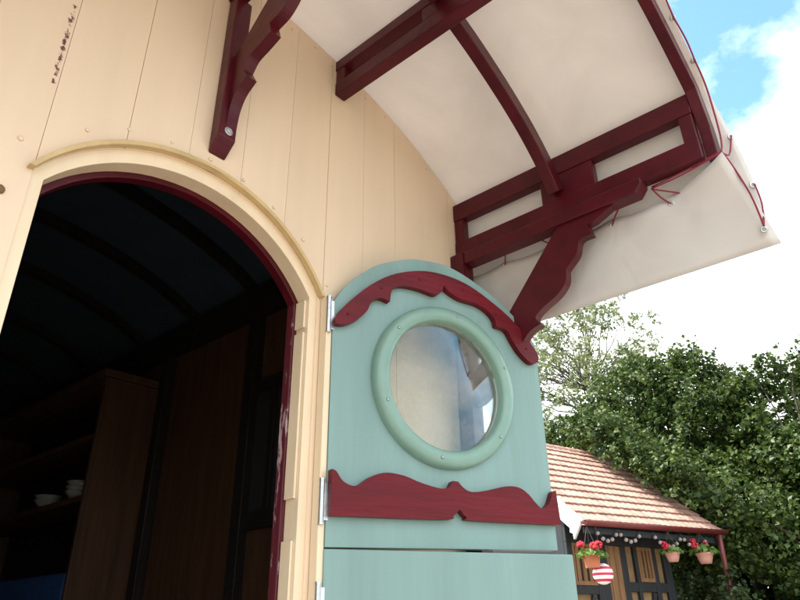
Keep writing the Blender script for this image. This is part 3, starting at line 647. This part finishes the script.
# clay tiles, one object each
NR, NC = 12, 25; tl = SL / (NR - 0.2); tw_ = S1 / NC
def tile_mesh():
    b_ = MB(); n = 5; w = tw_ * 0.49
    for yy, zz in ((-tl * 0.06, 0.030), (tl * 1.05, 0.003)):
        for th in (-0.004, 0.014):
            for i in range(n):
                x = -w + 2 * w * i / (n - 1); hump = 0.010 * math.cos(math.pi * i / (n - 1) * 2 - math.pi) * 0.5
                b_.v.append((x, yy - (0.010 * (1 - (x / w) ** 2) if yy < 0 else 0), zz + th + hump))
    for k in range(n - 1):
        b_.f += [(n + k, n + k + 1, 3 * n + k + 1, 3 * n + k), (k, k + 1, n + k + 1, n + k), (2 * n + k + 1, 2 * n + k, 3 * n + k, 3 * n + k + 1)]
    b_.f += [(0, n, 3 * n, 2 * n), (n - 1, 3 * n - 1, 4 * n - 1, 2 * n - 1)]
    me = b_.mesh('tile'); me.materials.append(M['tile']); return me
tm = tile_mesh()
for j in range(NR):
    for i in range(NC):
        s = (i + 0.5) * tw_; d = j * tl
        o = bpy.data.objects.new('tile', tm); COL.objects.link(o)
        p = roof(s, d, 0.004); p2 = roof(s, d + 0.1, 0.004); p3 = roof(s + 0.1, d, 0.004)
        yv = (p2 - p).normalized(); xv = (p3 - p).normalized(); zv = xv.cross(yv).normalized(); xv = yv.cross(zv)
        mt = Matrix((xv, yv, zv)).transposed().to_4x4(); mt.translation = p + zv * rnd.uniform(0, 0.004) + xv * rnd.uniform(-0.002, 0.002)
        o.parent = rf; o.matrix_basis = mt @ Matrix.Rotation(rnd.uniform(-0.012, 0.012), 4, 'Z')
for i in range(11):
    s0 = S1 * i / 11 - 0.01; s1 = S1 * (i + 1) / 11 + 0.012; b_ = MB(); n = 7
    for s, rr_ in ((s0, 0.085), (s1, 0.075)):
        c_ = roof(s, SL, 0.0)
        for k in range(n):
            a = math.pi * k / (n - 1); b_.v.append(tuple(c_ + HN * (-math.cos(a) * rr_) + Vector((0, 0, math.sin(a) * rr_ - 0.018))))
    for k in range(n - 1): b_.f.append((k, k + 1, n + k + 1, n + k))
    b_.f += [tuple(range(n - 1, -1, -1)), tuple(range(n, 2 * n))]
    b_.build('ridge_tile', M['tile'], rf, smooth=False)
# gutter
def half_pipe(s0, s1, nn, z0, z1, r):
    b_ = MB(); k = 9
    for ro in (r, r * 0.9):
        for s, z in ((s0, z0), (s1, z1)):
            for i in range(k):
                a = math.pi * i / (k - 1); b_.v.append(tuple(hp3(s, nn - math.cos(a) * ro, z - math.sin(a) * ro)))
    for i in range(k - 1):
        b_.f += [(i, i + 1, k + i + 1, k + i), (2 * k + i + 1, 2 * k + i, 3 * k + i, 3 * k + i + 1)]
    b_.f += [(0, k, 3 * k, 2 * k), (k - 1, 3 * k - 1, 4 * k - 1, 2 * k - 1)] + [(i + 1, i, 2 * k + i, 2 * k + i + 1) for i in range(k - 1)] + [(k + i, k + i + 1, 3 * k + i + 1, 3 * k + i) for i in range(k - 1)]
    return b_
half_pipe(-0.06, S1 + 0.02, -0.035, GZ + 0.008, GZ + 0.045, 0.062).build('gutter', M['gutter'], house, smooth=True)
HB().hb(0.0, S1, 0.032, 0.055, GZ - 0.13, GZ - 0.055).build('fascia', M['beam'], house)  # dark material puts the shade beneath the gutter into the colour
dp = MB().tube([hp3(2.66, -0.035, GZ - 0.02), hp3(2.66, -0.03, GZ - 0.3), hp3(2.66, -0.03, GZ - 1.2), hp3(2.66, -0.03, 0.05)], 0.035, 10).build('downpipe', M['gutter'], house, smooth=True)
# white verge board on the left gable, stepped end
vb = MB(); pts = [(0.0, -0.25), (0.05, -0.20), (0.10, -0.215), (0.13, -0.17), (SL, -0.17), (SL, 0.03), (0.0, 0.03)]
for s in (-0.045, -0.008): vb.v += [tuple(roof(s, d, u)) for d, u in pts]
k = len(pts); vb.f = [tuple(range(k)), tuple(range(2 * k - 1, k - 1, -1))] + [((i + 1) % k, i, k + i, k + (i + 1) % k) for i in range(k)]
vb.build('verge_board', M['white'], house)
vb2 = MB()
for s in (S1 + 0.005, S1 + 0.03): vb2.v += [tuple(roof(s, d, u)) for d, u in ((0, -0.12), (SL, -0.12), (SL, 0.03), (0, 0.03))]
vb2.f = [(0, 1, 2, 3), (7, 6, 5, 4)] + [((i + 1) % 4, i, 4 + i, 4 + (i + 1) % 4) for i in range(4)]
vb2.build('verge_board', M['gutter'], house)
# walls: timber frame with infill
WN = 0.45; S0W, S1W = 0.08, 2.10
HB().hb(S0W, S1W, WN + 0.05, rid - 0.35, 0.001, GZ + 0.30).build('wall', M['beam'], house)
gb = MB()
for s in (S0W, S1W): gb.v += [tuple(hp3(s, n_, z)) for n_, z in ((WN + 0.05, GZ + 0.305), (rid - 0.35, GZ + 0.305), (rid / 2 + 0.02, GZ + SL * math.sin(PT) - 0.12))]
gb.f = [(0, 1, 2), (5, 4, 3), (0, 3, 4, 1), (1, 4, 5, 2), (2, 5, 3, 0)]
gb.build('gable_wall', M['beam'], house)
def beam(s0, s1, z0, z1, n0=WN - 0.005, n1=WN + 0.0495, nm='timber_beam', m='beam'): return HB().hb(s0, s1, n0, n1, z0, z1).build(nm, M[m], house, bevel=0.006)
beam(S0W, S1W, 2.61, GZ + 0.29); beam(S0W, S1W, 0.02, 0.18)
for s0, s1 in ((S0W, 0.17), (0.575, 0.80), (1.075, 1.185), (1.355, 1.41), (1.72, 1.80), (1.96, S1W)): beam(s0, s1, 0.181, 2.609)
for s0, s1, z0, z1 in ((0.171, 0.574, 1.99, 2.09), (1.186, 1.354, 2.03, 2.15), (1.411, 1.719, 2.03, 2.15), (1.801, 1.959, 2.03, 2.15), (0.171, 0.574, 1.0, 1.1), (1.186, 1.354, 1.0, 1.1), (1.411, 1.719, 1.0, 1.1)): beam(s0, s1, z0, z1, n0=WN + 0.002)
for a, b_ in (((1.46, 1.12), (1.68, 2.02)), ((0.22, 1.12), (0.5, 1.97))):
    br = MB().bar(hp3(a[0], WN + 0.028, a[1]), hp3(b_[0], WN + 0.028, b_[1]), 0.03, 0.07, up=HE); br.build('timber_brace', M['beam'], house)
for s0, s1 in ((0.171, 0.574), (1.186, 1.354), (1.411, 1.719), (1.801, 1.959)): HB().hb(s0, s1, WN + 0.047, WN + 0.0495, 0.182, 2.608).build('infill', M['plaster'], house)
def window(s0, s1, z0, z1, ns):
    fr = HB().hb(s0, s1, WN - 0.004, WN + 0.048, z0, z0 + 0.05).hb(s0, s1, WN - 0.004, WN + 0.048, z1 - 0.04, z1).hb(s0, s0 + 0.04, WN - 0.003, WN + 0.047, z0 + 0.0505, z1 - 0.0405).hb(s1 - 0.04, s1, WN - 0.003, WN + 0.047, z0 + 0.0505, z1 - 0.0405).build('window', M['plank'], house)
    HB().hb(s0 + 0.041, s1 - 0.041, WN + 0.035, WN + 0.045, z0 + 0.051, z1 - 0.041).build('pane', M['iron'], fr)
    w_ = (s1 - s0 - 0.08) / ns
    for i in range(ns):
        a = s0 + 0.04 + w_ * (i + 0.22); HB().hb(a, a + w_ * 0.56, WN + 0.006, WN + 0.033, z0 + 0.051, z1 - 0.041).build('slat', M['plank'], fr)
window(0.172, 0.573, 2.095, 2.605, 3)
window(1.415, 1.716, 2.155, 2.605, 3)
dr = HB().hb(0.803, 1.073, WN + 0.01, WN + 0.0495, 0.05, 2.605).build('door', M['plank'], house, bevel=0.004)
for s in (0.855, 0.972): HB().hb(s, s + 0.0975, WN + 0.0, WN + 0.0095, 0.06, 2.595).build('board', M['plank'], dr, bevel=0.003)
HB().hb(1.03, 1.045, WN - 0.04, WN - 0.0005, 1.05, 1.17).build('handle', M['iron'], dr)

# satellite dish on the ridge end
di = empty('satellite_dish', tuple(roof(2.62, SL, 0.02))); tag(di, 'round grey satellite dish above the cottage ridge beside the leaves', 'dish')
dc = roof(2.64, SL, 0.02) + Vector((0, 0, 0.25)); dirn = (Vector((-0.72, -1.3, 3.2)) - dc).normalized(); dq = (dirn + Vector((-0.1, 0.25, 0.15))).normalized().to_track_quat('Z', 'Y')
MB().lathe((0, 0, 0), [(0.004, 0.0), (0.07, 0.008), (0.11, 0.022), (0.135, 0.038), (0.135, 0.033), (0.11, 0.016), (0.07, 0.002), (0.004, -0.006)], 24).xf(lambda p: dc + dq @ Vector((p.x, p.y * 1.12, p.z - 0.02))).build('reflector', M['dish'], di, smooth=True)
MB().tube([dc + dq @ Vector((0, -0.12, 0.0)), dc + dq @ Vector((0, -0.05, 0.13))], 0.008, 6).build('feed_arm', M['dish'], di)
MB().tube([roof(2.64, SL, -0.03), dc + Vector((0, 0, -0.0)) - dirn * 0.03], 0.016, 8).build('mast', M['dish'], di)

# flowers ------------------------------------------------------------------
def leaves_mesh(name, P, Nn, size, seed, aspect=0.62, fold=0.25):
    """one folded leaf (two quads sharing the midrib) for every point/normal"""
    rg = np.random.default_rng(seed); n = len(P)
    Nn = Nn / np.maximum(np.linalg.norm(Nn, axis=1, keepdims=True), 1e-6)
    a = rg.normal(size=(n, 3)); a -= Nn * (a * Nn).sum(1, keepdims=True); a /= np.maximum(np.linalg.norm(a, axis=1, keepdims=True), 1e-6)
    b_ = np.cross(Nn, a); sz = (size * rg.uniform(0.6, 1.25, n))[:, None]
    base = P - a * sz * 0.5; tip = P + a * sz * 0.5 - Nn * sz * 0.12
    l = P + b_ * sz * aspect * 0.5 + Nn * sz * fold * 0.4 - a * sz * 0.06; r = P - b_ * sz * aspect * 0.5 + Nn * sz * fold * 0.4 - a * sz * 0.06
    V = np.stack([base, r, tip, l], 1).reshape(-1, 3).astype(np.float32)
    me = bpy.data.meshes.new(name); me.vertices.add(4 * n); me.vertices.foreach_set('co', V.ravel())
    idx = np.arange(n)[:, None] * 4; F = np.concatenate([idx + [0, 1, 2], idx + [0, 2, 3]], 1).reshape(-1).astype(np.int32)
    me.loops.add(6 * n); me.loops.foreach_set('vertex_index', F); me.polygons.add(2 * n)
    me.polygons.foreach_set('loop_start', (np.arange(2 * n) * 3).astype(np.int32)); me.polygons.foreach_set('loop_total', np.full(2 * n, 3, np.int32))
    me.update(calc_edges=True); me.validate(); return me
def flower_pot(s, n, z, r, m, label, seed, square=False, hang=GZ - 0.06, bl=3):
    base = hp3(s, n, z); e = empty('hanging_flower_pot', tuple(base)); tag(e, label, 'flower pot', 'flower pots hanging under the gutter')
    pr = [(r * 0.62, 0), (r * 0.8, r * 0.5), (r * 0.93, r * 0.95), (r * 1.04, r * 1.0), (r * 1.04, r * 1.2), (r * 0.94, r * 1.2), (r * 0.9, r * 1.0), (0.004, r * 0.98)] if not square else [(r * 0.8, 0), (r * 0.98, r * 1.0), (r * 1.1, r * 1.02), (r * 1.1, r * 1.28), (r * 1.0, r * 1.28), (r * 0.95, r * 1.05), (0.004, r * 1.0)]
    MB().lathe(base, pr, 4 if square else 22).build('pot', m, e, smooth=not square)
    rg = np.random.default_rng(seed); P = []; Nn = []
    for _ in range(95):
        a = rg.uniform(0, 2 * math.pi); q = r * 1.7 * math.sqrt(rg.uniform(0, 1)); h = r * (1.1 + 1.3 * rg.uniform(0, 1) * (1 - q / (r * 2.2)))
        P.append(base + Vector((math.cos(a) * q, math.sin(a) * q, h))); Nn.append((math.cos(a) * 0.6 + rg.normal() * 0.4, math.sin(a) * 0.6 + rg.normal() * 0.4, 0.7))
    link('foliage', leaves_mesh('foliage', np.array([tuple(p) for p in P]), np.array(Nn), r * 0.62, seed, 0.9), M['leaf_ger'], e)
    for k in range(bl):
        a = rg.uniform(0, 2 * math.pi) if k else 2.6; c_ = base + Vector((math.cos(a) * r * 1.15, math.sin(a) * r * 1.15, r * (1.9 + 0.5 * rg.uniform(0, 1))))
        fl = MB()
        for _ in range(16):
            v = Vector(rg.normal(size=3)).normalized(); fl.ball(c_ + v * r * 0.32, r * 0.16, 6, 4)
        fl.tube([c_, base + Vector((0, 0, r))], 0.004, 5); fl.build('flower_head', M['flower'], e)
    w_ = MB(); topp = hp3(s, -0.035, hang)
    for k in range(3):
        a = 2 * math.pi * k / 3 + 0.5; w_.tube([base + Vector((math.cos(a) * r * 0.98, math.sin(a) * r * 0.98, r * 1.15)), topp], 0.003, 5)
    w_.build('hanger', M['wire'], e)
flower_pot(-0.02, -0.05, 2.255, 0.115, M['terra'], 'square orange flower pot with red geraniums hanging beside the white verge board', 3, True, GZ - 0.056)
flower_pot(1.52, -0.05, 2.375, 0.098, M['pinkpot'], 'pale pink flower pot with red geraniums hanging at the middle of the gutter', 5, False, GZ - 0.036)
flower_pot(2.21, -0.05, 2.375, 0.118, M['pinkpot'], 'rosy clay flower pot with red geraniums hanging beside the downpipe', 9, False, GZ - 0.028)
lb = MB().ball((0, 0, 0), 0.124, 28, 18, (1, 1, 0.98)).xf(lambda p: hp3(0.14, -0.05, 2.19) + p); e = empty('paper_lantern', tuple(hp3(0.14, -0.05, 2.066))); tag(e, 'red and white striped round paper lantern hanging below the orange pot', 'lantern')
lb.build('globe', M['striped'], e, smooth=True)
MB().tube([hp3(0.14, -0.05, 2.31), hp3(0.14, -0.035, GZ - 0.052)], 0.0025, 5).build('string', M['wire'], e)
# garlands of small globes under the eave
def garland(s0, s1, sag, n, label):
    e = empty('globe_garland', tuple(hp3((s0 + s1) / 2, 0.02, GZ - 0.2))); tag(e, label, 'garland', 'globe garlands under the gutter')
    pts = [hp3(s0 + (s1 - s0) * t, 0.0, GZ - 0.055 - sag * 4 * t * (1 - t)) for t in np.linspace(0, 1, 13)]
    MB().tube(pts, 0.003, 5).build('string', M['wire'], e)
    for i in range(n):
        t = (i + 0.5) / n; MB().ball(hp3(s0 + (s1 - s0) * t, 0.0, GZ - 0.055 - sag * 4 * t * (1 - t) - 0.026), 0.026, 12, 8).build('globe', M['globe'], e, smooth=True)
garland(0.16, 0.58, 0.13, 5, 'garland of smoky globes just right of the orange flower pot')
garland(0.58, 1.02, 0.12, 5, 'garland of smoky globes over the cottage door')
garland(1.25, 1.85, 0.15, 7, 'garland of smoky globes above the pale pink flower pot')
garland(1.85, 2.40, 0.13, 6, 'garland of smoky globes above the rosy flower pot')

# ------------------------------------------------------------------ trees
def limb_tube(mb, a, b_, r0, r1, rg, n=5, wander=0.12):
    a = np.array(a, float); b_ = np.array(b_, float); Ln = np.linalg.norm(b_ - a); pts = []
    for i in range(n + 1):
        t = i / n; q = a + (b_ - a) * t + (rg.normal(size=3) * wander * Ln * t * (1 - t)); q[2] += 0.15 * Ln * t * (1 - t); pts.append(tuple(q))
    mb.tube(pts, [r0 + (r1 - r0) * i / n for i in range(n + 1)], 6); return pts
def leafy(clumps, per, rad, size, seed, reject=None, shoots=5, up=0.5):
    rg = np.random.default_rng(seed); Ps, Ns = [], []
    for c_ in clumps:
        k = int(per * rg.uniform(0.7, 1.3)); rr_ = rad * rg.uniform(0.75, 1.25)
        c_ = np.array(c_, float)
        # twigs radiating from the clump centre, leaves strung along each twig
        nt_ = max(6, int(k / 14)); d = rg.normal(size=(nt_, 3)); d[:, 2] = d[:, 2] * 0.8 + 0.25; d /= np.linalg.norm(d, axis=1, keepdims=True)
        ln = rr_ * rg.uniform(0.55, 1.15, nt_)
        long_ = rg.random(nt_) < 0.05; ln[long_] *= 1.35
        ti = rg.integers(0, nt_, k); t = rg.uniform(0.3, 1, k) ** 0.7
        P = c_ + d[ti] * (ln[ti] * t)[:, None] + rg.normal(size=(k, 3)) * rr_ * 0.075; P[:, 2] -= 0.10 * rr_ * t ** 2
        Nn = rg.normal(size=(k, 3)) * 0.55 + d[ti] * 0.45; Nn[:, 2] += up
        Ps.append(P); Ns.append(Nn)
    P = np.concatenate(Ps); Nn = np.concatenate(Ns)
    if reject is not None:
        keep = ~reject(P); P, Nn = P[keep], Nn[keep]
    return P, Nn
def in_house(P):
    q = P - np.array(HA); s = q @ np.array(HE); n_ = q @ np.array(HN); z = q[:, 2]
    zt = GZ + math.tan(PT) * np.minimum(n_, rid - n_)
    return (s > -0.3) & (s < S1 + 0.12) & (n_ > -0.5) & (n_ < rid + 0.2) & (z < zt + 0.16)

# the big hazel beside and behind the cottage
rg = np.random.default_rng(21)
TOPY = [-4.5, -3, -1, -0.4, 0.5, 1.5, 2.4, 3.0, 3.6, 4.5, 5.2, 6.0, 7.0]; TOPZ = [3.4, 4.2, 5.0, 5.4, 6.0, 6.6, 7.0, 6.8, 7.2, 7.1, 6.6, 6.2, 5.6]
cl = []
while len(cl) < 520:
    y = rg.uniform(-4.3, 6.8); tz = np.interp(y, TOPY, TOPZ); z = rg.uniform(0.7, tz - 0.35); x = 13.0 - rg.uniform(-1, 1) * 2.1
    f_x = 11.25 + 1.1 * max(0, (z - 3.2) / 3.6) ** 1.2 + (0.9 if y > 3.8 else 0)
    if x < f_x + 0.3 or x > 15.2 - 0.9 * z / 7: continue
    if y > 1.6 and z < 3.0 and x < 12.4: continue
    if rg.random() < 0.35: x = f_x + rg.uniform(0.2, 0.8)
    cl.append((x, y, z))
for s, n_, dz in ((2.95, 0.55, 0.75), (2.9, 1.15, 0.95), (2.8, 1.55, 1.5), (2.95, 0.9, 0.4), (3.1, 0.1, 0.55), (2.55, 1.9, 1.95), (3.2, -0.2, 0.2), (3.3, 0.4, -0.2)):
    q = hp3(s + 0.25, n_, GZ + dz); cl.append(tuple(q))
hz = empty('hazel_tree', (12.9, 1.6, 0)); tag(hz, 'large dense dark green hazel rising behind and beside the tiled cottage', 'tree')
wood = MB(); tr_pts = []
for k in range(7):
    a = k * 0.9; b0 = (12.9 + 0.25 * math.cos(a), 1.6 + 0.3 * math.sin(a), 0.0); e0 = (12.9 + 1.0 * math.cos(a) * rg.uniform(0.5, 1), 1.4 + 2.2 * math.sin(a) * rg.uniform(0.5, 1), rg.uniform(2.8, 4.2))
    tr_pts += limb_tube(wood, b0, e0, 0.10, 0.05, rg)
tp = np.array(tr_pts)
wood.build('trunk', M['bark'], hz, smooth=True)
br = MB()
for c_ in cl[::2] + cl[-8:]:
    dd = np.linalg.norm(tp - np.array(c_), axis=1) + (tp[:, 2] > c_[2]) * 2; limb_tube(br, tp[int(dd.argmin())], c_, 0.028, 0.008, rg, 4)
br.build('branches', M['bark'], hz, smooth=True)
for n_ in (0.35, 0.7, 1.0, 1.3, 1.6, 1.85): cl += [tuple(hp3(2.62 - 0.12 * n_ + rg.normal() * 0.06, n_, GZ + math.tan(PT) * n_ + 0.42 + 0.1 * rg.random()))]
P, Nn = leafy(cl, 760, 0.58, 0.092, 22, in_house)
link('crown', leaves_mesh('crown', P, Nn, 0.092, 23, 0.74), M['leaf_hazel'], hz)

# dark ivy-like shrub under the eave, right of the cottage wall
sh = empty('leafy_shrub', tuple(hp3(2.55, 0.9, 0))); tag(sh, 'shaded leafy shrub growing under the eave below the rosy flower pot', 'shrub')
scl = [tuple(hp3(2.50 + 0.11 * (k_ % 4), -0.17 + 0.06 * (k_ % 3), 0.5 + 0.125 * k_)) for k_ in range(14)] + [tuple(hp3(2.32 + 0.75 * rg.random(), 0.22 + 0.9 * rg.random(), 0.35 + 1.85 * rg.random())) for _ in range(44)]
P, Nn = leafy(scl, 170, 0.30, 0.07, 31)
q = P - np.array(HA); keep = (q @ np.array(HE)) > S1W + 0.04; P, Nn = P[keep], Nn[keep]
link('crown', leaves_mesh('crown', P, Nn, 0.075, 32, 0.8), M['leaf_dark'], sh)
st = MB()
for c_ in scl[:9]: limb_tube(st, tuple(hp3(2.55 + rg.normal() * 0.08, 0.9 + rg.normal() * 0.08, 0)), c_, 0.02, 0.006, rg, 4)
st.build('stem', M['bark'], sh)

def airy_tree(name, label, base, h, spread, nclump, per, size, mat_, seed, zmin=0.3, group=None):
    rg = np.random.default_rng(seed); e = empty(name, base); tag(e, label, 'tree', group)
    bx, by, _ = base; tk = MB(); pts = limb_tube(tk, base, (bx + 0.2, by, h * 0.72), 0.22, 0.05, rg, 8, 0.03); tp = np.array(pts); cl_ = []
    while len(cl_) < nclump:
        v = rg.normal(size=3); v /= np.linalg.norm(v); q = rg.uniform(0.35, 1) ** 0.5
        z = h * (0.5 + zmin / 2) + v[2] * h * (0.5 - zmin / 2) * q
        c_ = (bx + v[0] * spread * q, by + v[1] * spread * q, z); cl_.append(c_)
    b2 = MB()
    for c_ in cl_:
        dd = np.linalg.norm(tp - np.array(c_), axis=1) + (tp[:, 2] > c_[2] - 0.4) * 3; limb_tube(b2, tp[int(dd.argmin())], c_, 0.028, 0.006, rg, 5, 0.16)
    tk.build('trunk', M['bark'], e, smooth=True); b2.build('branches', M['bark'], e, smooth=True)
    P, Nn = leafy(cl_, per, 0.62, size, seed + 1, in_house)
    link('crown', leaves_mesh('crown', P, Nn, size, seed + 2, 0.6), mat_, e); return e
airy_tree('birch_tree', 'tall airy pale-leaved tree showing sky through its crown behind the hazel', (18.2, 7.3, 0), 11.6, 3.0, 190, 150, 0.115, M['leaf_pale'], 41)
airy_tree('orchard_tree', 'airy orchard tree standing across the yard in front of the wagon', (9.6, -14.0, 0), 7.0, 3.0, 80, 150, 0.16, M['leaf_hazel'], 51)

def dense_bush(name, label, base, rx, ry, h, nclump, per, seed):
    rg = np.random.default_rng(seed); e = empty(name, base); tag(e, label, 'shrub'); bx, by, _ = base; cl_ = []
    while len(cl_) < nclump:
        x, y, z = rg.uniform(-1, 1), rg.uniform(-1, 1), rg.uniform(0.05, 1)
        if x * x + y * y + max(0, z - 0.35) ** 2 * 1.6 > 1: continue
        cl_.append((bx + x * rx, by + y * ry, 0.3 + z * (h - 0.6)))
    tk = MB()
    for c_ in cl_[::3]: limb_tube(tk, (bx + rg.normal() * 0.15, by + rg.normal() * 0.15, 0), c_, 0.05, 0.01, rg, 5)
    tk.build('stem', M['bark'], e, smooth=True)
    P, Nn = leafy(cl_, per, 0.62, 0.13, seed + 1, in_house)
    link('crown', leaves_mesh('crown', P, Nn, 0.13, seed + 2, 0.72), M['leaf_hazel'], e)
dense_bush('garden_shrub', 'broad green shrub in deep shade behind the cottage corner', (15.8, 2.6, 0), 1.5, 3.6, 5.6, 150, 420, 61)
dense_bush('garden_shrub', 'low broad green shrub at the foot of the hazel away from the cottage', (10.9, -0.6, 0), 1.0, 1.3, 2.0, 45, 420, 71)
dense_bush('garden_shrub', 'tall green shrub crowding behind the outer side of the hazel', (16.0, -2.2, 0), 1.5, 2.4, 4.9, 100, 420, 81)
